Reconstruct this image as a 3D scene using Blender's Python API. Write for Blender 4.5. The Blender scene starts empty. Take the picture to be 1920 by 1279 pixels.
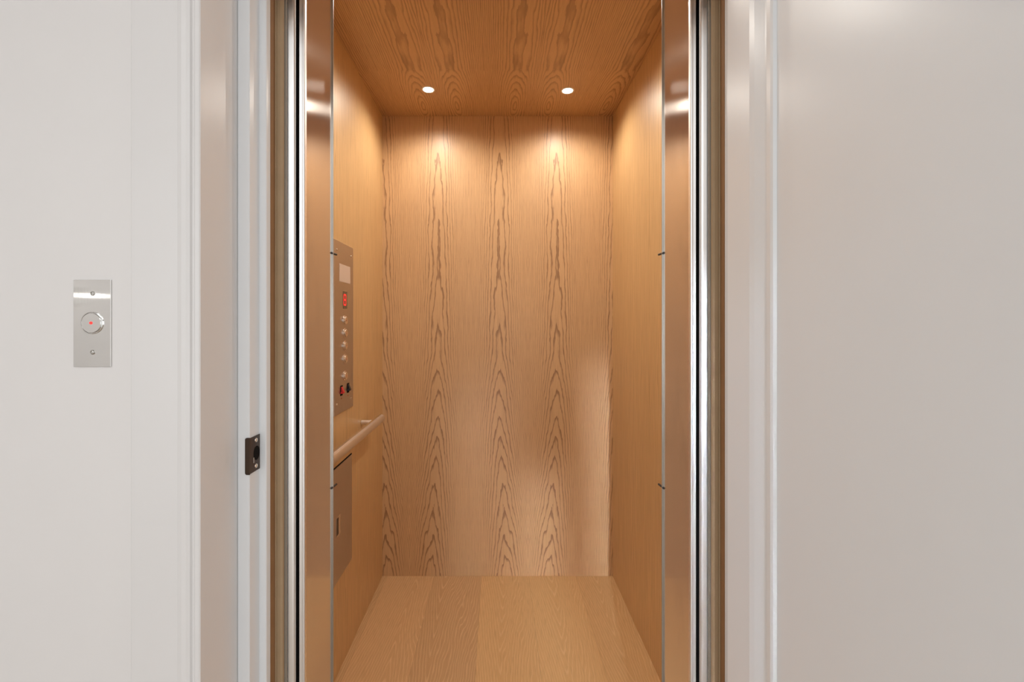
import bpy, bmesh, math
from mathutils import Vector
S = bpy.context.scene
C = S.collection
PI = math.pi
CH = 1.343                       # camera height; x right, y depth into the cab, z up

# ------------------------------------------------------------------ camera, world, large lights, exposure
cam = bpy.data.cameras.new('camera'); co = bpy.data.objects.new('camera', cam); C.objects.link(co)
co.location = (0, 0, CH); co.rotation_euler = (PI/2, 0, 0)
cam.lens = 16.0; cam.sensor_width = 36.0; cam.sensor_fit = 'HORIZONTAL'
cam.shift_x = 27/1920; cam.shift_y = -34.5/1920
cam.clip_start = 0.02
S.camera = co
w = bpy.data.worlds.new('world'); S.world = w; w.use_nodes = True
w.node_tree.nodes['Background'].inputs[0].default_value = (0.85, 0.92, 1, 1)
w.node_tree.nodes['Background'].inputs[1].default_value = 1.0
S.view_settings.view_transform = 'Standard'; S.view_settings.look = 'None'
S.view_settings.gamma = 1; S.view_settings.use_curve_mapping = False
S.view_settings.exposure = 0.0

def area(name, loc, rot, sx, sy, power, col):
    l = bpy.data.lights.new(name, 'AREA'); l.shape = 'RECTANGLE'; l.size = sx; l.size_y = sy
    l.energy = power; l.color = col
    o = bpy.data.objects.new(name, l); o.location = loc; o.rotation_euler = rot; C.objects.link(o); return o
area('hall_ceiling_fill', (-0.2, -1.6, 2.68), (0, 0, 0), 2.6, 1.6, 25, (0.955, 0.985, 1))  # soft ambient fill added under the hall ceiling, no fixture
area('hall_back_fill', (0.3, -3.35, 1.35), (PI/2, 0, 0), 3.2, 2.0, 9, (0.94, 0.97, 1))  # broad fill added behind the camera, wider than any window
area('hall_side_fill', (-2.1, -2.45, 1.45), (0, -PI/2, 0), 1.8, 1.3, 28, (0.84, 0.94, 1))  # fill added to brighten the door face; this wall has no window
area('hall_side_fill', (2.1, -2.45, 1.45), (0, PI/2, 0), 1.8, 1.3, 12, (0.84, 0.94, 1))  # matching fill added to make the left jamb less warm

def beam(loc, target, sx, sy, power, spread):  # narrow area lights added to throw pale streaks on the cab's back wall
    o = area('window_beam', loc, (0, 0, 0), sx, sy, power, (0.78, 0.89, 1)); o.data.spread = math.radians(spread)
    o.rotation_euler = (Vector(target)-Vector(loc)).to_track_quat('-Z', 'Y').to_euler()
beam((0.35, -3.3, 1.45), (0.22, 2.41, 0.12), 0.06, 0.8, 0.36, 5)
beam((-0.25, -3.3, 1.55), (0.575, 2.41, 0.50), 0.06, 1.2, 0.42, 4)
beam((0.0, -3.3, 1.5), (-0.10, 2.41, 0.35), 0.10, 1.2, 0.28, 6)

# ------------------------------------------------------------------ node helpers
class NT:
    def __init__(s, name):
        s.m = bpy.data.materials.new(name); s.m.use_nodes = True
        s.t = s.m.node_tree; s.b = s.t.nodes['Principled BSDF']
    def n(s, typ, **kw):
        nd = s.t.nodes.new(typ)
        for k, v in kw.items(): setattr(nd, k, v)
        return nd
    def set(s, inp, v):
        if hasattr(v, 'default_value') or isinstance(v, bpy.types.NodeSocket): s.t.links.new(v, inp)
        else: inp.default_value = v
    def mt(s, op, a, b=None, c=None, clamp=False):
        nd = s.n('ShaderNodeMath', operation=op); nd.use_clamp = clamp
        s.set(nd.inputs[0], a)
        if b is not None: s.set(nd.inputs[1], b)
        if c is not None: s.set(nd.inputs[2], c)
        return nd.outputs[0]
    def comb(s, x, y, z):
        nd = s.n('ShaderNodeCombineXYZ')
        for i, v in enumerate((x, y, z)): s.set(nd.inputs[i], v)
        return nd.outputs[0]
    def noise(s, vec, scale=1.0, detail=2.0, rough=0.5):
        nd = s.n('ShaderNodeTexNoise'); s.set(nd.inputs['Vector'], vec)
        nd.inputs['Scale'].default_value = scale; nd.inputs['Detail'].default_value = detail
        nd.inputs['Roughness'].default_value = rough
        return nd.outputs['Fac']
    def mix(s, f, a, b):
        nd = s.n('ShaderNodeMix', data_type='RGBA')
        s.set(nd.inputs[0], f); s.set(nd.inputs[6], a); s.set(nd.inputs[7], b)
        return nd.outputs[2]
    def ramp(s, f, stops, interp='LINEAR'):
        nd = s.n('ShaderNodeValToRGB'); nd.color_ramp.interpolation = interp
        e = nd.color_ramp.elements
        while len(e) < len(stops): e.new(0.5)
        for i, (p, c) in enumerate(stops):
            e[i].position = p; e[i].color = c if len(c) == 4 else (*c, 1)
        s.set(nd.inputs[0], f); return nd.outputs[0]
    def smooth(s, v, a, b):
        nd = s.n('ShaderNodeMapRange', interpolation_type='SMOOTHSTEP')
        s.set(nd.inputs[0], v); s.set(nd.inputs[1], a); s.set(nd.inputs[2], b)
        return nd.outputs[0]
    def xyz(s):
        tc = s.n('ShaderNodeTexCoord'); sp = s.n('ShaderNodeSeparateXYZ')
        s.t.links.new(tc.outputs['Object'], sp.inputs[0]); return sp.outputs
    def bump(s, h, strength, dist):
        nd = s.n('ShaderNodeBump'); nd.inputs['Strength'].default_value = strength
        nd.inputs['Distance'].default_value = dist; s.set(nd.inputs['Height'], h)
        s.t.links.new(nd.outputs[0], s.b.inputs['Normal'])
def G(v): return (v, v, v, 1)

def plain(name, col, rough=0.5, metal=0.0, spec=0.5, coat=0.0, coat_r=0.1, emit=None, es=0.0):
    k = NT(name); b = k.b
    b.inputs['Base Color'].default_value = (*col, 1); b.inputs['Roughness'].default_value = rough
    b.inputs['Metallic'].default_value = metal; b.inputs['Specular IOR Level'].default_value = spec
    b.inputs['Coat Weight'].default_value = coat; b.inputs['Coat Roughness'].default_value = coat_r
    if emit: b.inputs['Emission Color'].default_value = (*emit, 1); b.inputs['Emission Strength'].default_value = es
    return k
def painted(name, col, rough, spec=0.5, wav=0.15):
    k = plain(name, col, rough, spec=spec); x, y, z = k.xyz()
    n1 = k.noise(k.comb(x, y, z), 9, 3)
    n2 = k.noise(k.comb(x, y, z), 260, 2)
    k.bump(k.mt('ADD', n1, k.mt('MULTIPLY', n2, 0.06)), wav, 0.01)
    c = k.mix(n1, (*[v*0.985 for v in col], 1), (*[min(1, v*1.012) for v in col], 1))
    k.t.links.new(c, k.b.inputs['Base Color'])
    return k.m
def steel(name, col, rough, aniso, grain, rot=0.0, smudge=0.0, bmp=0.00006, metal=1.0, axis='Z'):
    """brushed stainless steel; grain = axis letter the brush lines run along"""
    k = plain(name, col, rough, metal); x, y, z = k.xyz()
    sc = {'x': (6, 900, 900), 'y': (900, 6, 900), 'z': (900, 900, 6)}[grain]
    n = k.noise(k.comb(k.mt('MULTIPLY', x, sc[0]), k.mt('MULTIPLY', y, sc[1]), k.mt('MULTIPLY', z, sc[2])), 1, 2)
    cl = k.noise(k.comb(k.mt('MULTIPLY', x, 5), k.mt('MULTIPLY', y, 9), k.mt('MULTIPLY', z, 3.2)), 1, 4, 0.6)
    r = k.mt('ADD', k.mt('MULTIPLY', n, 0.03), rough-0.015)
    r = k.mt('ADD', r, k.mt('MULTIPLY', k.smooth(cl, 0.5, 0.75), smudge*0.08))
    k.t.links.new(r, k.b.inputs['Roughness'])
    dk = k.mt('MULTIPLY', k.smooth(cl, 0.5, 0.72), smudge)
    c = k.mix(dk, (*col, 1), (*[v*0.72 for v in col], 1))
    k.t.links.new(c, k.b.inputs['Base Color'])
    k.b.inputs['Anisotropic'].default_value = aniso
    k.b.inputs['Anisotropic Rotation'].default_value = rot
    if aniso:
        q = {'x': (y, z), 'y': (x, z), 'z': (x, y)}[grain]
        bn = k.noise(k.comb(k.mt('MULTIPLY', k.mt('ADD', q[0], q[1]), 260), 0.5, k.mt('MULTIPLY', z, 2.0)), 1, 1)
        k.bump(bn, 1.0, bmp)
        tg = k.n('ShaderNodeTangent', direction_type='RADIAL', axis=axis)
        k.t.links.new(tg.outputs[0], k.b.inputs['Tangent'])
    return k.m

def finish_wood(k, F, s, along, light, dark, seedv, contrast=1.0, pore=0.5, width=0.5, rough=0.42, coat=0.25, coat_r=0.28, smear=0.0):
    """F ring field; s across-grain metres; along = along-grain metres"""
    fr = k.mt('FRACT', F)
    line = k.mt('MULTIPLY', k.smooth(fr, 1.0-width, 0.93), k.mt('SUBTRACT', 1.0, k.smooth(fr, 0.955, 1.0)))
    blot = k.noise(k.comb(k.mt('MULTIPLY', s, 28), k.mt('MULTIPLY', along, 5), seedv), 1, 3)
    line = k.mt('MULTIPLY', line, k.mt('ADD', 0.45, k.mt('MULTIPLY', blot, 0.9)), clamp=True)
    p = k.noise(k.comb(k.mt('MULTIPLY', s, 620), k.mt('MULTIPLY', along, 13), seedv+2.0), 1, 3, 0.65)
    p2 = k.noise(k.comb(k.mt('MULTIPLY', s, 170), k.mt('MULTIPLY', along, 4), seedv+5.0), 1, 2)
    pf = k.mt('ADD', k.mt('MULTIPLY', k.smooth(p, 0.45, 0.68), 0.6), k.mt('MULTIPLY', k.smooth(p2, 0.4, 0.7), 0.35))
    tot = k.mt('ADD', k.mt('MULTIPLY', line, contrast), k.mt('MULTIPLY', pf, pore))
    if smear:
        sm = k.noise(k.comb(k.mt('MULTIPLY', s, 7), k.mt('MULTIPLY', along, 1.1), seedv+9.0), 1, 2)
        tot = k.mt('ADD', tot, k.mt('MULTIPLY', k.mt('SUBTRACT', sm, 0.5), smear))
    tot = k.mt('MINIMUM', k.mt('MAXIMUM', tot, 0.0), 1.0)
    c = k.mix(tot, light, dark)
    k.t.links.new(c, k.b.inputs['Base Color'])
    k.b.inputs['Roughness'].default_value = rough
    k.b.inputs['Coat Weight'].default_value = coat; k.b.inputs['Coat Roughness'].default_value = coat_r
    h = k.mt('SUBTRACT', 1.0, tot)
    k.bump(h, 0.12, 0.0006)
    return k.m

OL, OD = (0.651, 0.396, 0.194, 1), (0.326, 0.174, 0.078, 1)
# back panel: book-matched leaves with tall cathedral figure
k = NT('oak_veneer_back'); x, y, z = k.xyz()
LW = 0.314
p = k.mt('PINGPONG', k.mt('ADD', x, 10*LW-0.161), LW)
wob = k.mt('SUBTRACT', k.noise(k.comb(k.mt('MULTIPLY', p, 9), 0.3, k.mt('MULTIPLY', z, 1.6)), 1, 2), 0.5)
wob2 = k.mt('SUBTRACT', k.noise(k.comb(k.mt('MULTIPLY', p, 45), 0.7, k.mt('MULTIPLY', z, 9)), 1, 3), 0.5)
lean = k.mt('MULTIPLY', k.mt('SUBTRACT', 1.0, k.smooth(z, 0.0, 0.95)), 0.035)
s_ = k.mt('SUBTRACT', k.mt('SUBTRACT', p, 0.152), k.mt('MULTIPLY', wob, 0.02))
s_ = k.mt('ADD', k.mt('ADD', s_, lean), 0.0)
sa = k.mt('SQRT', k.mt('ADD', k.mt('MULTIPLY', s_, s_), 0.00006))
F = k.mt('ADD', k.mt('MULTIPLY', sa, 19), k.mt('MULTIPLY', k.mt('MULTIPLY', sa, sa), 430))
zc = k.mt('MINIMUM', z, 1.15)
F = k.mt('ADD', F, k.mt('MULTIPLY', zc, 8.2))
F = k.mt('ADD', F, k.mt('MULTIPLY', k.mt('MAXIMUM', k.mt('SUBTRACT', z, 1.15), 0.0), 2.1))
F = k.mt('ADD', F, k.mt('ADD', k.mt('MULTIPLY', wob, 1.5), k.mt('MULTIPLY', wob2, 1.3)))
ctr = k.mt('SUBTRACT', 1.15, k.mt('MULTIPLY', k.smooth(sa, 0.04, 0.11), 0.65))
M_back = finish_wood(k, F, p, z, OL, OD, 1.0, contrast=ctr, pore=0.42, width=0.36, smear=0.2, rough=0.5, coat=0.22, coat_r=0.3)

# ceiling: long ovals close to the back wall
k = NT('oak_veneer_ceiling'); x, y, z = k.xyz()
p = k.mt('PINGPONG', k.mt('ADD', x, 0.29+10*0.462), 0.231)
wob = k.mt('SUBTRACT', k.noise(k.comb(k.mt('MULTIPLY', p, 11), k.mt('MULTIPLY', y, 2.2), 0.4), 1, 2), 0.5)
wob2 = k.mt('SUBTRACT', k.noise(k.comb(k.mt('MULTIPLY', p, 50), k.mt('MULTIPLY', y, 9), 0.9), 1, 3), 0.5)
s_ = k.mt('SUBTRACT', k.mt('SUBTRACT', p, 0.084), k.mt('MULTIPLY', wob, 0.025))
dy = k.mt('MULTIPLY', k.mt('SUBTRACT', y, 2.31), 0.22)
dyn = k.mt('MINIMUM', k.mt('ABSOLUTE', dy), 0.075)
rr = k.mt('SQRT', k.mt('ADD', k.mt('MULTIPLY', s_, s_), k.mt('MULTIPLY', dyn, dyn)))
F = k.mt('ADD', k.mt('MULTIPLY', rr, 75), k.mt('MULTIPLY', k.mt('MULTIPLY', s_, s_), 300))
F = k.mt('ADD', F, k.mt('ADD', k.mt('MULTIPLY', wob, 3.2), k.mt('MULTIPLY', wob2, 1.2)))
M_ceil = finish_wood(k, F, p, y, (0.609, 0.37, 0.18, 1), (0.284, 0.153, 0.068, 1), 3.0, contrast=0.75, pore=0.45, width=0.55, smear=0.25, coat=0.2, coat_r=0.3)

# side walls: quiet rift grain
def side_mat(name, seed):
    k = NT(name); x, y, z = k.xyz()
    p = k.mt('PINGPONG', k.mt('ADD', y, seed), 0.21)
    wob = k.mt('SUBTRACT', k.noise(k.comb(k.mt('MULTIPLY', p, 14), 0.3+seed, k.mt('MULTIPLY', z, 1.3)), 1, 3), 0.5)
    F = k.mt('ADD', k.mt('MULTIPLY', p, 70), k.mt('ADD', k.mt('MULTIPLY', wob, 5.0), k.mt('MULTIPLY', z, 1.4)))
    return finish_wood(k, F, p, z, (0.693, 0.443, 0.204, 1), (0.399, 0.227, 0.093, 1), 4.0+seed, contrast=0.42, pore=0.5, width=0.7, smear=0.4, rough=0.45, coat=0.15, coat_r=0.3)
M_sideL = side_mat('oak_veneer_left', 10.05); M_sideR = side_mat('oak_veneer_right', 11.4)

# plank floor
k = NT('oak_plank_floor'); x, y, z = k.xyz()
PW = 0.25
u = k.mt('DIVIDE', k.mt('ADD', x, 0.335+PW*20), PW)
idx = k.mt('FLOOR', u); fu = k.mt('SUBTRACT', k.mt('FRACT', u), 0.5)
wn = k.n('ShaderNodeTexWhiteNoise', noise_dimensions='1D'); k.set(wn.inputs['W'], idx)
rnd = wn.outputs['Value']
sx = k.mt('MULTIPLY', fu, PW)
off = k.mt('MULTIPLY', k.mt('SUBTRACT', rnd, 0.5), 0.12)
wv = k.comb(k.mt('MULTIPLY', sx, 9), k.mt('MULTIPLY', y, 1.7), k.mt('MULTIPLY', idx, 3.7))
wob = k.mt('SUBTRACT', k.noise(wv, 1, 3), 0.5)
s_ = k.mt('ADD', k.mt('SUBTRACT', sx, off), k.mt('MULTIPLY', wob, 0.075))
sa = k.mt('SQRT', k.mt('ADD', k.mt('MULTIPLY', s_, s_), 0.0001))
sgn = k.mt('SUBTRACT', k.mt('MULTIPLY', k.mt('GREATER_THAN', rnd, 0.5), 2.0), 1.0)
F = k.mt('ADD', k.mt('MULTIPLY', sa, 95), k.mt('MULTIPLY', k.mt('MULTIPLY', y, 9.0), sgn))
F = k.mt('ADD', F, k.mt('MULTIPLY', wob, 3.0))
fr = k.mt('PINGPONG', F, 0.5)
pn = k.noise(k.comb(k.mt('MULTIPLY', x, 420), k.mt('MULTIPLY', y, 14), 3.0), 1, 3, 0.6)
tone = k.ramp(rnd, [(0.0, (0.59, 0.36, 0.18)), (0.35, (0.72, 0.455, 0.21)), (0.65, (0.64, 0.39, 0.195)), (1.0, (0.69, 0.43, 0.215))])
lt = k.mix(k.mt('MULTIPLY', k.smooth(fr, 0.30, 0.5), 0.42), tone, (0.90, 0.64, 0.35, 1))
c = k.mix(k.mt('MULTIPLY', k.smooth(pn, 0.42, 0.75), 0.35), lt, (0.36, 0.20, 0.09, 1))
seam = k.smooth(k.mt('ABSOLUTE', fu), 0.4955, 0.499)
c = k.mix(k.mt('MULTIPLY', seam, 0.35), c, (0.22, 0.12, 0.055, 1))
k.t.links.new(c, k.b.inputs['Base Color']); k.b.inputs['Roughness'].default_value = 0.42
k.bump(k.mt('SUBTRACT', 1.0, k.mt('ADD', seam, k.mt('MULTIPLY', pn, 0.2))), 0.15, 0.001)
M_floor = k.m

# raw framing timber
def timber(name, a, b):
    k = plain(name, a, 0.65); x, y, z = k.xyz()
    n = k.noise(k.comb(k.mt('MULTIPLY', x, 240), k.mt('MULTIPLY', y, 240), k.mt('MULTIPLY', z, 5)), 1, 3)
    n2 = k.noise(k.comb(x, y, z), 30, 3)
    c = k.mix(k.mt('MULTIPLY', k.mt('ADD', n, n2), 0.5), (*a, 1), (*b, 1))
    k.t.links.new(c, k.b.inputs['Base Color']); k.bump(n, 0.2, 0.001); return k.m
M_brown = timber('stained_timber', (0.40, 0.22, 0.10), (0.24, 0.12, 0.05))
M_tan = timber('fibreboard', (0.46, 0.33, 0.20), (0.36, 0.24, 0.13))
M_wall = painted('wall_paint', (0.81, 0.78, 0.762), 0.5, wav=0.04)
M_trim = painted('gloss_trim_paint', (0.84, 0.855, 0.87), 0.27, spec=0.4, wav=0.03)
M_casing = painted('casing_paint', (0.79, 0.765, 0.75), 0.3, spec=0.45, wav=0.03)
M_door = painted('satin_door_paint', (0.86, 0.88, 0.895), 0.30, spec=0.4, wav=0.025)
M_steelpost = steel('brushed_steel_post', (0.74, 0.69, 0.63), 0.10, 1.0, 'z', 0.0, smudge=0.4, bmp=0.00001, metal=0.88)
M_steelplate = steel('brushed_steel_panel', (0.62, 0.57, 0.53), 0.30, 0.6, 'z', 0.0, smudge=0.2)
M_callplate = steel('brushed_steel_call_plate', (0.74, 0.735, 0.72), 0.06, 1.0, 'z', 0.0, smudge=0.1, bmp=0.00002)
M_rail = steel('brushed_steel_rail', (0.88, 0.85, 0.82), 0.18, 1.0, 'y', 0.25, bmp=0.000005, metal=0.97, axis='Y')
M_bracket = plain('bracket_steel', (0.86, 0.80, 0.74), 0.28, 0.9).m
M_chrome = plain('polished_chrome', (0.95, 0.95, 0.945), 0.4, 1.0).m
M_satin = plain('satin_metal', (0.55, 0.53, 0.5), 0.3, 1.0).m
M_button = plain('polished_button_steel', (0.85, 0.78, 0.72), 0.16, 1.0).m
M_screw = plain('screw_metal', (0.85, 0.8, 0.72), 0.22, 1.0).m
M_bronze = plain('dark_bronze', (0.075, 0.05, 0.037), 0.3, 0.75).m
M_dark = plain('dark_recess', (0.012, 0.01, 0.009), 0.9, spec=0.1).m
M_grey = plain('grey_seal', (0.36, 0.31, 0.25), 0.5).m
M_black = plain('black_plastic', (0.02, 0.02, 0.022), 0.35).m
M_red = plain('red_plastic', (0.62, 0.03, 0.03), 0.35).m
M_smoke = plain('smoked_lens', (0.13, 0.085, 0.045), 0.2).m
M_led = plain('red_led', (0.7, 0.02, 0.02), 0.4, emit=(1, 0.03, 0.03), es=0.9).m
M_dot = plain('red_dot_lamp', (0.8, 0.02, 0.02), 0.4, emit=(1, 0.04, 0.03), es=1.0).m
M_frost = plain('frosted_screen', (0.66, 0.52, 0.42), 0.45).m
M_etch = plain('red_etched_marks', (0.50, 0.16, 0.09), 0.5).m
M_lens = plain('lamp_lens', (1, 1, 1), 0.4, emit=(1, 0.9, 0.74), es=40).m
M_white = plain('white_trim_ring', (0.85, 0.82, 0.78), 0.35).m
M_shaft = plain('shaft_shade_black', (0.03, 0.027, 0.025), 0.9, spec=0.1).m
M_hallfloor = plain('polished_hall_floor', (0.42, 0.33, 0.25), 0.25).m
M_pane = plain('added_glow_pane', (1, 1, 1), 0.4, emit=(0.9, 0.95, 1.0), es=3).m

# ------------------------------------------------------------------ mesh helpers
def box(bm, x0, x1, y0, y1, z0, z1, bev=0.0):
    r = bmesh.ops.create_cube(bm, size=1)
    for v in r['verts']:
        v.co = Vector((x0+(v.co.x+.5)*(x1-x0), y0+(v.co.y+.5)*(y1-y0), z0+(v.co.z+.5)*(z1-z0)))
    if bev:
        es = {e for v in r['verts'] for e in v.link_edges}
        bmesh.ops.bevel(bm, geom=list(es), offset=bev, segments=2, affect='EDGES', profile=0.6)
def prism(bm, pts, z0, z1, axis='z'):
    """closed outline (a,b) extruded along axis"""
    def P(a, b, c): return {'z': (a, b, c), 'x': (c, a, b), 'y': (a, c, b)}[axis]
    lo = [bm.verts.new(P(a, b, z0)) for a, b in pts]; hi = [bm.verts.new(P(a, b, z1)) for a, b in pts]
    n = len(pts)
    for i in range(n): bm.faces.new((lo[i], lo[(i+1) % n], hi[(i+1) % n], hi[i]))
    bm.faces.new(lo); bm.faces.new(hi)
def lathe(bm, prof, center, axis, seg=32):
    """prof: list of (radius, height) along axis direction"""
    ax = Vector(axis).normalized(); t = Vector((0, 0, 1)) if abs(ax.z) < 0.9 else Vector((1, 0, 0))
    a = ax.cross(t).normalized(); b = ax.cross(a); c = Vector(center); rings = []
    for r, h in prof:
        if r < 1e-6: rings.append([bm.verts.new(c+ax*h)])
        else: rings.append([bm.verts.new(c+ax*h+a*(r*math.cos(2*PI*i/seg))+b*(r*math.sin(2*PI*i/seg))) for i in range(seg)])
    for q in range(len(rings)-1):
        A, B = rings[q], rings[q+1]
        for i in range(seg):
            j = (i+1) % seg
            if len(A) == 1 and len(B) == 1: continue
            if len(A) == 1: bm.faces.new((A[0], B[i], B[j]))
            elif len(B) == 1: bm.faces.new((A[i], A[j], B[0]))
            else: bm.faces.new((A[i], A[j], B[j], B[i]))
def tube(bm, pts, r, seg=24):
    pts = [Vector(p) for p in pts]; rings = []
    for i, p in enumerate(pts):
        d = (pts[min(i+1, len(pts)-1)]-pts[max(i-1, 0)]).normalized()
        t = Vector((0, 0, 1)) if abs(d.z) < 0.9 else Vector((1, 0, 0))
        a = d.cross(t).normalized(); b = d.cross(a)
        rings.append([bm.verts.new(p+a*(r*math.cos(2*PI*k/seg))+b*(r*math.sin(2*PI*k/seg))) for k in range(seg)])
    for q in range(len(rings)-1):
        for k in range(seg): bm.faces.new((rings[q][k], rings[q][(k+1) % seg], rings[q+1][(k+1) % seg], rings[q+1][k]))
    bm.faces.new(rings[0]); bm.faces.new(rings[-1])
def obj(name, bm, mat, parent=None, smooth=False, loc=None):
    bmesh.ops.recalc_face_normals(bm, faces=bm.faces)
    me = bpy.data.meshes.new(name); bm.to_mesh(me); bm.free(); me.materials.append(mat)
    if smooth:
        for p in me.polygons: p.use_smooth = True
        me.set_sharp_from_angle(angle=math.radians(35))
    o = bpy.data.objects.new(name, me); C.objects.link(o)
    if parent:
        o.parent = parent
        if loc is None: me.transform(__import__('mathutils').Matrix.Translation(-WL(parent)))
        else: o.location = loc
    return o
def WL(o):
    v = Vector(o.location)
    while o.parent: o = o.parent; v = v+Vector(o.location)
    return v
def thing(name, label, cat, loc, group=None):
    o = bpy.data.objects.new(name, None); C.objects.link(o); o.location = loc; o.empty_display_size = 0.05
    return tag(o, label, cat, group)
def tag(o, label, cat, group=None):
    o['label'] = label; o['category'] = cat
    if group: o['group'] = group
    return o
def struct(o, label=None, cat=None):
    o['kind'] = 'structure'
    if label: o['label'] = label
    if cat: o['category'] = cat
    return o
def B(): return bmesh.new()

# ------------------------------------------------------------------ setting: cab shell
HX, YB, YF, ZC = 0.61, 2.411, 0.96, CH+1.094
bm = B(); box(bm, -HX-0.02, HX+0.02, YB, YB+0.02, 0, ZC+0.02)
struct(obj('wall_back', bm, M_back), 'back wall of the lift cab in book-matched oak veneer', 'wall')
bm = B(); box(bm, -HX-0.02, -HX, YF, YB, 0, ZC)
struct(obj('wall_left', bm, M_sideL), 'left wall of the lift cab in plain oak veneer, behind the handrail', 'wall')
bm = B(); box(bm, HX, HX+0.02, YF, YB, 0, ZC)
struct(obj('wall_right', bm, M_sideR), 'bare right wall of the lift cab in plain oak veneer', 'wall')
bm = B(); box(bm, -HX, HX, 0.955, YB, ZC, ZC+0.02)
struct(obj('ceiling', bm, M_ceil), 'oak veneer ceiling of the lift cab around the downlights', 'ceiling')
bm = B(); box(bm, -HX, HX, 0.955, YB, -0.03, 0)
struct(obj('floor', bm, M_floor), 'wide oak plank floor of the lift cab', 'floor')
# unseen shaft around the cab, near black so the gaps read as deep shade
bm = B()
for s in (-1, 1):
    a, b = sorted((s*0.80, s*0.84)); box(bm, a, b, 0.895, 2.6, -0.3, 3.0)
box(bm, -0.80, 0.80, 2.56, 2.6, -0.3, 3.0); box(bm, -0.84, 0.84, 0.895, 2.6, 3.0, 3.04)
struct(obj('trim_1', bm, M_shaft), 'shaft walls around the lift cab, coloured near black for shade', 'trim')

# ------------------------------------------------------------------ setting: hall wall with its opening, casing and jambs
HZ = CH+0.6425; HC = 2.74
bm = B()
box(bm, -2.2, -0.502, 0.748, 0.889, 0, HC); box(bm, 0.502, 2.2, 0.748, 0.889, 0, HC); box(bm, -0.502, 0.502, 0.748, 0.889, HZ+0.023, HC)
struct(obj('wall_front', bm, M_wall), 'white hall wall around the lift opening', 'wall')
def casing_profile(s):
    return [(s*x, y) for x, y in ((0.4794, 0.889), (0.4794, 0.7345), (0.4810, 0.733), (0.4875, 0.733), (0.4900, 0.7345), (0.4915, 0.739), (0.4955, 0.739),
            (0.4975, 0.7355), (0.502, 0.733), (0.509, 0.732), (0.516, 0.7335), (0.5175, 0.736), (0.5920, 0.736), (0.594, 0.738), (0.594, 0.748), (0.502, 0.748), (0.502, 0.889))]
for s, n, sd in ((-1, 'trim_2', 'left'), (1, 'trim_3', 'right')):
    bm = B(); prism(bm, casing_profile(s), 0, HZ+0.11)
    struct(obj(n, bm, M_casing), 'white moulded casing on the %s of the lift opening' % sd, 'trim')
bm = B(); box(bm, -0.594, 0.594, 0.735, 0.748, HZ+0.1101, HZ+0.21); box(bm, -0.4793, 0.4793, 0.738, 0.889, HZ+0.0225, HZ+0.045)
struct(obj('trim_4', bm, M_trim), 'white casing across the head of the opening', 'trim')
for s, n, sd in ((-1, 'trim_5', 'left'), (1, 'trim_6', 'right')):
    prof = [(0.4793, 0.840), (0.4780, 0.838), (0.4585, 0.838), (0.457, 0.8395), (0.457, 0.873), (0.4455, 0.873), (0.4440, 0.8745), (0.444, 0.889), (0.4793, 0.889)]
    bm = B(); prism(bm, [(s*a, b) for a, b in prof], 0, HZ)
    struct(obj(n, bm, M_trim), 'white rebated door jamb on the %s' % sd, 'trim')
bm = B(); box(bm, -0.4793, 0.4793, 0.838, 0.878, HZ+0.0005, HZ+0.0225)
struct(obj('trim_7', bm, M_trim), 'white head jamb over the lift opening', 'trim')
for s, n, sd in ((-1, 'trim_8', 'left'), (1, 'trim_9', 'right')):
    bm = B(); a, b = sorted((s*0.444, s*0.50)); box(bm, a, b, 0.8905, 0.908, 0, CH+0.72)
    struct(obj(n, bm, M_brown), 'brown timber edge behind the white jamb on the %s' % sd, 'trim')
for s, n, sd in ((-1, 'trim_10', 'left'), (1, 'trim_11', 'right')):
    bm = B()
    prism(bm, [(s*a, b) for a, b in ((0.50, 0.9085), (0.4437, 0.9085), (0.4425, 0.9100), (0.4400, 0.9092), (0.4340, 0.9092), (0.4305, 0.9120), (0.4300, 0.9170), (0.4335, 0.9180), (0.50, 0.9180))], 0, CH+0.72)
    struct(obj(n, bm, M_tan), 'tan board edge beside the chrome strip on the %s' % sd, 'trim')
bm = B(); box(bm, -0.52, 0.52, 0.8905, 0.918, CH+0.7205, CH+0.80)
struct(obj('trim_12', bm, M_tan), 'tan header board over the lift opening', 'trim')
# hall room behind the camera
bm = B(); box(bm, -2.2, 2.2, -3.6, 0.94, -0.04, -0.001)
struct(obj('floor', bm, M_hallfloor), 'hall floor in front of the lift', 'floor')
bm = B(); box(bm, -2.2, 2.2, -3.6, 0.9, HC, HC+0.04); struct(obj('ceiling', bm, M_wall), 'white hall ceiling', 'ceiling')
bm = B(); box(bm, -2.24, -2.2, -3.6, 0.9, 0, HC); struct(obj('wall_left', bm, M_wall), 'white hall wall on the left', 'wall')
bm = B(); box(bm, 2.2, 2.24, -3.6, 0.9, 0, HC); struct(obj('wall_right', bm, M_wall), 'white hall wall on the right', 'wall')
bm = B(); box(bm, -2.2, 2.2, -3.64, -3.6, 0, HC); struct(obj('wall_back', bm, M_wall), 'white hall wall opposite the lift', 'wall')
for i, (x0, x1, z0, z1) in enumerate(((0.45, 0.95, 0.05, 1.0), (1.55, 2.1, 0.05, 1.9))):  # unseen windows added so glowing panes give sheen on the cab's back wall
    bm = B()
    for a in ((x0-0.05, x0, z0-0.05, z1+0.05), (x1, x1+0.05, z0-0.05, z1+0.05), (x0, x1, z1, z1+0.05), (x0, x1, z0-0.05, z0)):
        box(bm, a[0], a[1], -3.599, -3.57, a[2], a[3])
    wf = struct(obj('window_%d' % (i+1), bm, M_trim), 'added white framed hall window, unseen, with a glowing pane facing the lift', 'window')
    bm = B(); box(bm, x0, x1, -3.597, -3.59, z0, z1); obj('pane', bm, M_pane, wf)

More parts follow.
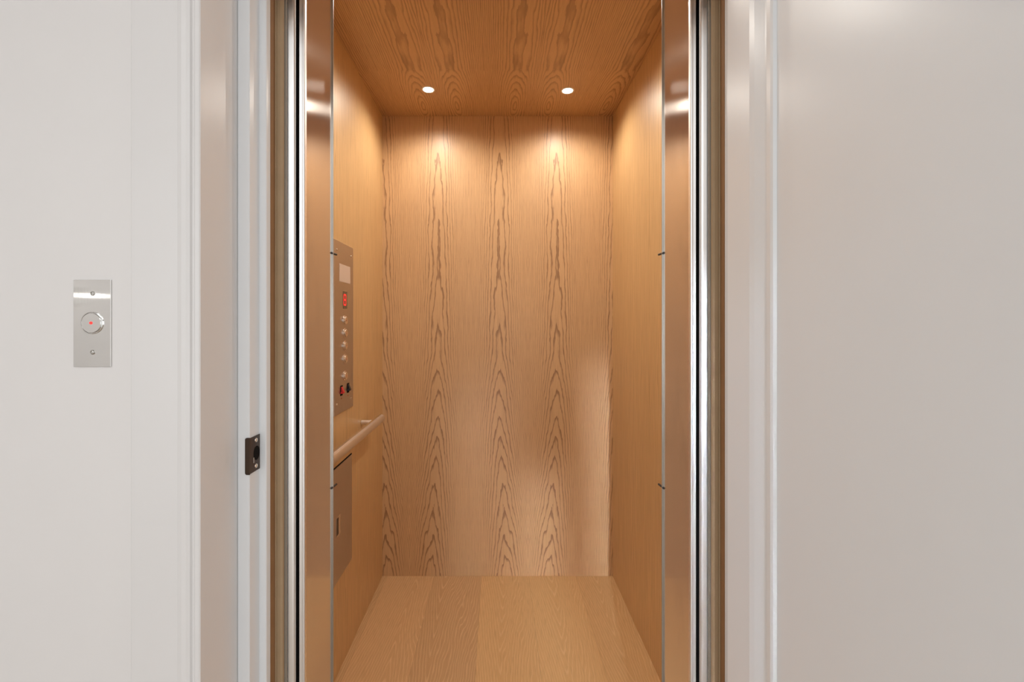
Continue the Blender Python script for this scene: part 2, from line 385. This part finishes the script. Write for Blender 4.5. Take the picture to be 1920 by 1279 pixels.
# ------------------------------------------------------------------ door_1: white panelled leaf standing open toward the camera on the right
XD, DY0, DY1, DZ0, DZ1 = 0.422, 0.835, -0.065, 0.008, HZ-0.004
dr = thing('door_1', 'white panelled hall door standing open on the right', 'door', (0.44, 0.835, 0)); dr['kind'] = 'structure'
pr = [(0, 0.0), (0.012, 0.0016), (0.034, 0.0062), (0.039, 0.0070), (0.041, 0.0046), (0.052, 0.0040), (0.057, 0.0052), (0.060, 0.0095)]   # (inset, depth)
bm = B(); st = 0.072; y0i, y1i = DY0-st, DY1+st; z0i, z1i = DZ0+0.20, DZ1-st
def rect(ins, dep):
    return [bm.verts.new((XD+dep, yy, zz)) for yy, zz in ((y0i-ins, z0i+ins), (y1i+ins, z0i+ins), (y1i+ins, z1i-ins), (y0i-ins, z1i-ins))]
outer = [bm.verts.new((XD, yy, zz)) for yy, zz in ((DY0, DZ0), (DY1, DZ0), (DY1, DZ1), (DY0, DZ1))]
prev = outer
for ins, dep in pr:
    cur = rect(ins, dep)
    for i in range(4): bm.faces.new((prev[i], prev[(i+1) % 4], cur[(i+1) % 4], cur[i]))
    prev = cur
bm.faces.new(prev)
back = [bm.verts.new((XD+0.035, v.co.y, v.co.z)) for v in outer]
for i in range(4): bm.faces.new((outer[i], outer[(i+1) % 4], back[(i+1) % 4], back[i]))
bm.faces.new(back)
obj('leaf', bm, M_door, dr)
bm = B(); lathe(bm, [(0, 0), (0.026, 0), (0.026, -0.006), (0.010, -0.010), (0.010, -0.03), (0.024, -0.038), (0.027, -0.052), (0.018, -0.064), (0, -0.066)], (XD, 0.0, 0.93), (1, 0, 0))
obj('door_knob', bm, M_satin, dr, True)

# ------------------------------------------------------------------ steel cab posts
def post(s, side):
    t = thing('cab_post', 'brushed steel upright at the %s edge of the cab opening' % side, 'post', (s*0.45, 1.03, 0), 'brushed steel cab uprights')
    X = lambda a: s*a
    bm = B(); a, b = sorted((X(0.402), X(0.608))); 
    prism(bm, [(X(0.4022), 0.9585), (X(0.4022), 1.1035), (X(0.605), 1.1035), (X(0.605), 0.9585)], 0.002, ZC-0.002)
    obj('reveal_panel', bm, M_steelpost, t)
    # rounded front nosing
    bm = B(); pts = [(X(0.600), 0.958)]
    pts += [(X(0.4135), 0.958), (X(0.4135), 0.9500)]
    pts += [(X(0.4125), 0.9470), (X(0.4075), 0.9480)]
    for i in range(7):
        an = PI/2*i/6
        pts.append((X(0.4055-0.0035*math.sin(an)), 0.9515-0.0035*math.cos(an)))
    pts += [(X(0.402), 0.958)]
    pts = pts[1:]
    prism(bm, pts, 0.002, ZC-0.003); obj('front_edge', bm, M_chrome, t)
    bm = B(); a, b = sorted((X(0.4140), X(0.604))); box(bm, a, b, 0.9540, 0.9575, 0.003, ZC-0.003); obj('gap_shade', bm, M_dark, t)  # near-black strip stands in for the shade of the running gap
    bm = B(); prism(bm, [(X(0.4022), 1.1040), (X(0.3985), 1.1040), (X(0.3985), 1.1060), (X(0.420), 1.1060), (X(0.42), 1.1040)], 0.003, ZC-0.004)
    obj('rear_flange', bm, M_satin, t)
    for zz in (CH+(605-475)*1.106/853, CH-(914-605)*1.106/853):
        bm = B(); tube(bm, [(X(0.4018), 1.100, zz), (X(0.4012), 1.1065, zz), (X(0.3995), 1.128, zz)], 0.0026, 10)
        obj('pin', bm, M_black, t, True)
    return t
post(-1, 'left'); post(1, 'right')

# chrome strips and landing profile with the gap shade put in as a dark strip
for s, side in ((-1, 'left'), (1, 'right')):
    t = thing('chrome_strip', 'tall polished chrome strip beside the dark gap on the %s' % side, 'strip', (s*0.427, 0.935, 0), 'chrome landing strips')
    bm = B(); pts = [(s*a, b) for a, b in ((0.4335, 0.940), (0.4335, 0.9315), (0.4325, 0.9305), (0.4275, 0.9311), (0.4215, 0.9323), (0.4180, 0.9335), (0.4165, 0.9355), (0.4165, 0.940))]
    prism(bm, pts, 0, CH+0.79); obj('rounded_strip', bm, M_chrome, t)
    bm = B(); a, b = sorted((s*0.4280, s*0.50)); box(bm, a, b, 0.9215, 0.925, 0, CH+0.79)
    obj('backing_flange', bm, M_grey, t)
    bm = B(); a, b = sorted((s*0.4322, s*0.4375)); box(bm, a, b, 0.9190, 0.9213, 0, CH+0.79)
    obj('gap_shade_strip', bm, M_shaft, t)  # dark strip painted in where the gap beside the board is shaded

# ------------------------------------------------------------------ downlights
def make_light():
    t = thing('downlight', '', 'ceiling light', (0, 0, 0), 'recessed cab downlights')
    bm = B(); lathe(bm, [(0.0235, 0.0), (0.0245, -0.0022), (0.0285, -0.0030), (0.0315, -0.0018), (0.032, 0.0)], (0, 0, 0), (0, 0, 1), 40)
    obj('trim_ring', bm, M_white, t, True)
    bm = B(); lathe(bm, [(0, -0.0028), (0.012, -0.0026), (0.0225, -0.0010), (0.0235, 0.0)], (0, 0, 0), (0, 0, 1), 40)
    obj('lens', bm, M_lens, t, True)
    return t
dl0 = make_light()
for i, (lx, ly, lab) in enumerate(((-0.325, 2.135, 'small round downlight near the back wall, the left one in view'), (0.330, 2.145, 'small round downlight near the back wall, the right one in view'),
                                   (-0.325, 1.46, 'small round downlight toward the front of the cab ceiling on the left'), (0.330, 1.46, 'small round downlight toward the front of the cab ceiling on the right'))):
    if i == 0: t = dl0
    else:
        t = dl0.copy(); C.objects.link(t)
        for ch in list(dl0.children):
            c = ch.copy(); c.parent = t; C.objects.link(c)
    t.location = (lx, ly, ZC); t['label'] = lab
    l = bpy.data.lights.new('downlight_lamp', 'SPOT'); l.energy = 12.2; l.color = (1.0, 0.94, 0.85); l.spot_size = math.radians(162); l.spot_blend = 0.8; l.shadow_soft_size = 0.024
    lo = bpy.data.objects.new('downlight_lamp', l); lo.location = (lx, ly, ZC-0.026); C.objects.link(lo)

# ------------------------------------------------------------------ control panel on the left cab wall
WX = -HX
cp = thing('control_panel', 'tall brushed steel lift control panel with buttons on left cab wall', 'control panel', (WX, 1.80, CH-0.35))
def Y(u): return 520.3/u
bm = B(); box(bm, WX+0.0003, WX+0.0035, 1.689, 1.913, CH-0.3497, CH+0.3115, 0.0008); obj('plate', bm, M_steelplate, cp)
F0 = WX+0.0036
bm = B(); box(bm, F0, F0+0.0004, 1.744, 1.872, CH+0.1585, CH+0.2275); box(bm, F0, F0+0.0008, 1.746, 1.870, CH+0.160, CH+0.226)
sc = obj('screen', bm, M_frost, cp); sc['label'] = 'pale frosted screen'
bm = B(); box(bm, F0, F0+0.0010, 1.785, 1.833, CH+0.055, CH+0.124, 0.0004); ds = obj('floor_display', bm, M_smoke, cp)
# seven segment digit, readable from inside the cab (reads toward +x)
bm = B(); yc, zc_, hw, hh, tk = 1.8035, CH+0.0900, 0.0125, 0.0200, 0.0058
for a in ((-hw, hw, hh, hh), (-hw, hw, 0, 0), (-hw, hw, -hh, -hh)):
    box(bm, F0+0.0011, F0+0.0016, yc+a[0], yc+a[1], zc_+a[2]-tk/2, zc_+a[2]+tk/2)
for sy, z0, z1 in ((-1, 0.001, hh-0.001), (1, 0.001, hh-0.001), (-1, -hh+0.001, -0.001), (1, -hh+0.001, -0.001)):
    box(bm, F0+0.0011, F0+0.0016, yc+sy*hw-tk/2, yc+sy*hw+tk/2, zc_+z0, zc_+z1)
obj('lit_digit', bm, M_led, ds)
for zz in (0.0091, -0.041, -0.092, -0.144, -0.2114):
    bm = B(); lathe(bm, [(0.0195, 0), (0.0195, 0.0018), (0.0175, 0.003), (0.0168, 0.0018), (0.0163, 0.0018), (0.0160, 0.0062), (0.0145, 0.0075), (0.010, 0.0066), (0, 0.0060)], (F0, 1.8066, CH+zz), (1, 0, 0), 36)
    bt = obj('button', bm, M_button, cp, True)
    bm = B(); lathe(bm, [(0, 0.0066), (0.0030, 0.0066), (0.0030, 0.0060)], (F0, 1.8066, CH+zz), (1, 0, 0), 14); obj('indicator', bm, M_etch, bt)
for yy, mat, lab, zt, zl in ((1.767, M_red, 'red key switch', -0.264, -0.2945), (1.845, M_black, 'black key switch', -0.2645, -0.296)):
    bm = B(); box(bm, F0, F0+0.0008, yy-0.013, yy+0.013, CH+zt-0.0195, CH+zt+0.0195, 0.0003); sl = obj('switch', bm, M_dark, cp); sl['label'] = lab
    bm = B()
    prism(bm, [(F0+0.0008, CH+zt+0.014), (F0+0.0030, CH+zt+0.013), (F0+0.0115, CH+zt-0.006), (F0+0.0115, CH+zt-0.010), (F0+0.0008, CH+zt-0.012)], yy-0.0065, yy+0.0065, 'y')
    box(bm, F0+0.002, F0+0.006, yy-0.016, yy+0.016, CH+zt-0.0095, CH+zt-0.0055)
    obj('toggle', bm, mat, sl)
    bm = B()
    for q, hgt in ((-0.004, 0.004), (0.0, 0.0055), (0.004, 0.004)):
        box(bm, F0+0.0001, F0+0.0004, yy+q-0.0012, yy+q+0.0012, CH+zl-hgt/2, CH+zl+hgt/2)
    obj('etched_mark', bm, M_etch, cp)
for u_, v_ in ((303, 468), (276, 481), (303, 759), (276, 746.6)):
    bm = B(); lathe(bm, [(0.0042, 0), (0.0040, 0.0012), (0.0026, 0.0024), (0, 0.0028)], (F0, Y(u_), CH+(605-v_)/u_*HX), (1, 0, 0), 18); obj('screw', bm, M_screw, cp, True)

# ------------------------------------------------------------------ lower access panel
ap = thing('access_panel', 'plain brownish steel access panel with a latch below the handrail', 'panel', (WX, 1.78, CH-0.985))
bm = B(); box(bm, WX+0.0003, WX+0.0020, 1.66, 1.9, CH-0.985, CH-0.549, 0.0006); obj('plate', bm, M_steelplate, ap)
bm = B(); box(bm, WX+0.0002, WX+0.0012, 1.66, 1.9, CH-0.5485, CH-0.5435); obj('top_gap', bm, M_dark, ap)
bm = B(); box(bm, WX+0.0021, WX+0.0030, 1.716, 1.760, CH-0.812, CH-0.738, 0.0004); lt = obj('latch', bm, M_rail, ap)
bm = B(); box(bm, WX+0.0031, WX+0.0036, 1.716, 1.736, CH-0.806, CH-0.742); obj('latch_slot', bm, M_bronze, lt)

# ------------------------------------------------------------------ handrail
hr = thing('handrail', 'round brushed steel handrail on the left cab wall', 'handrail', (WX, 1.75, CH-0.4466))
RX, RZ = -0.545, CH-0.4470
bm = B(); r = 0.0192
lathe(bm, [(0, 0), (r-0.0015, 0), (r, 0.0015), (r, 0.80), (r-0.0015, 0.8015), (0, 0.8015)], (RX, 1.325, RZ), (0, 1, 0), 40); obj('rail', bm, M_rail, hr, True)
for yy in (1.41, 2.037):
    bm = B(); tube(bm, [(WX+0.001, yy, RZ), (RX-0.012, yy, RZ)], 0.0115, 24); obj('bracket', bm, M_bracket, hr, True)

# ------------------------------------------------------------------ hall call station
PY = 0.748
cs = thing('call_station', 'brushed steel lift call plate with a round red-dot button on hall wall', 'call button', (-0.6645, PY, CH))
bm = B(); box(bm, -0.6952, -0.6340, PY-0.0022, PY-0.0003, CH-0.0726, CH+0.0702, 0.0005); pl = obj('plate', bm, M_callplate, cs)
bc = (-0.6640, PY-0.0023, CH-0.0006)
bm = B(); lathe(bm, [(0.0182, 0), (0.0182, 0.0012), (0.0172, 0.0016), (0.0168, 0.0006), (0.0163, 0.0006), (0.0161, 0.0022), (0.0156, 0.0026), (0, 0.0026)], bc, (0, -1, 0), 48)
bt = obj('button', bm, M_callplate, cs, True)
bm = B(); lathe(bm, [(0.0024, 0.0026), (0.0022, 0.0034), (0, 0.0037)], bc, (0, -1, 0), 18); ld = obj('indicator', bm, M_dot, bt, True); ld['label'] = 'small glowing red dot'
for zz in (0.0475, -0.0485):
    bm = B(); lathe(bm, [(0.0038, 0), (0.0038, 0.0006), (0.0030, 0.0016), (0.0016, 0.0020), (0.0016, 0.0010), (0, 0.0010)], (-0.6635, PY-0.0023, CH+zz), (0, -1, 0), 20); obj('screw', bm, M_satin, cs, True)

# ------------------------------------------------------------------ strike plate on the left jamb
sp = thing('strike_plate', 'dark bronze door strike plate with two screws on the left jamb', 'strike plate', (-0.457, 0.855, CH-0.246))
xs = -0.4568; zt, zb = CH-0.2120, CH-0.2800
bm = B()
# flat plate in the rebate
th = 0.0014; out = [(0.8372, zb+0.001), (0.8720, zb+0.001), (0.8720, zt-0.001), (0.8372, zt-0.001)]
lo = [bm.verts.new((xs+0.0001, a, b)) for a, b in out]; hi = [bm.verts.new((xs+th, a, b)) for a, b in out]
for i in range(4): bm.faces.new((lo[i], lo[(i+1) % 4], hi[(i+1) % 4], hi[i]))
bm.faces.new(lo); bm.faces.new(hi)
obj('plate', bm, M_bronze, sp)
# lip wrapping round the front edge, rounded outer corners
bm = B(); x0, x1 = -0.4640, xs+th; rc = 0.0035; pts = [(x1, zb), (x1, zt)]
for i in range(6): an = PI/2*i/5; pts.append((x0+rc-rc*math.sin(an), zt-rc+rc*math.cos(an)))
for i in range(6): an = PI/2*i/5; pts.append((x0+rc-rc*math.cos(an), zb+rc-rc*math.sin(an)))
prism(bm, pts, 0.8358, 0.8372, 'y'); obj('lip', bm, M_bronze, sp)
bm = B(); lathe(bm, [(0, 0), (0.0105, 0), (0.0105, 0.0004), (0, 0.0004)], (xs+th, 0.860, CH-0.246), (1, 0, 0), 24)
for v in bm.verts: v.co.z = (v.co.z-(CH-0.246))*1.25+(CH-0.246)
obj('latch_hole', bm, M_dark, sp)
bm = B()
for i in range(8):
    a0 = PI*0.72+i*PI*0.035; a1 = a0+PI*0.035
    for rr0, rr1 in ((0.0115, 0.0135),):
        q = [(0.860+r_*math.cos(a_), CH-0.246+1.1*r_*math.sin(a_)-0.004) for r_, a_ in ((rr0, a0), (rr1, a0), (rr1, a1), (rr0, a1))]
        vs = [bm.verts.new((xs+th+0.0005, a, b)) for a, b in q]; bm.faces.new(vs)
        vb = [bm.verts.new((xs+th+0.0001, a, b)) for a, b in q]; bm.faces.new(vb)
bm.free()
bm = B(); box(bm, xs+th+0.0001, xs+th+0.0012, 0.8475, 0.8500, CH-0.262, CH-0.252, 0.0004); obj('latch_tang', bm, M_satin, sp)
for zz in (CH-0.2215, CH-0.2700):
    bm = B(); lathe(bm, [(0.0042, 0), (0.0038, 0.0009), (0.0018, 0.0012), (0.0016, 0.0003), (0, 0.0003)], (xs+th, 0.8585, zz), (1, 0, 0), 20); obj('screw', bm, M_screw, sp, True)

# ------------------------------------------------------------------ unseen lamp added in the hall to make the bright line on the call plate
wl = thing('glint_lamp', 'small round wall lamp on the left hall wall, mirrored in the call plate', 'wall lamp', (-2.2, -0.87, CH+0.14))
bm = B(); lathe(bm, [(0, 0.0005), (0.045, 0.0005), (0.045, 0.012), (0.012, 0.016), (0.010, 0.072), (0, 0.072)], (-2.2, -0.87, CH+0.14), (1, 0, 0), 32); obj('base', bm, M_satin, wl, True)
bm = B(); bmesh.ops.create_uvsphere(bm, u_segments=24, v_segments=12, radius=0.010)
for v in bm.verts: v.co += Vector((-2.119, -0.87, CH+0.14))
obj('bulb', bm, plain('bulb_glass', (1, 1, 1), 0.4, emit=(1, 0.96, 0.9), es=45).m, wl, True)
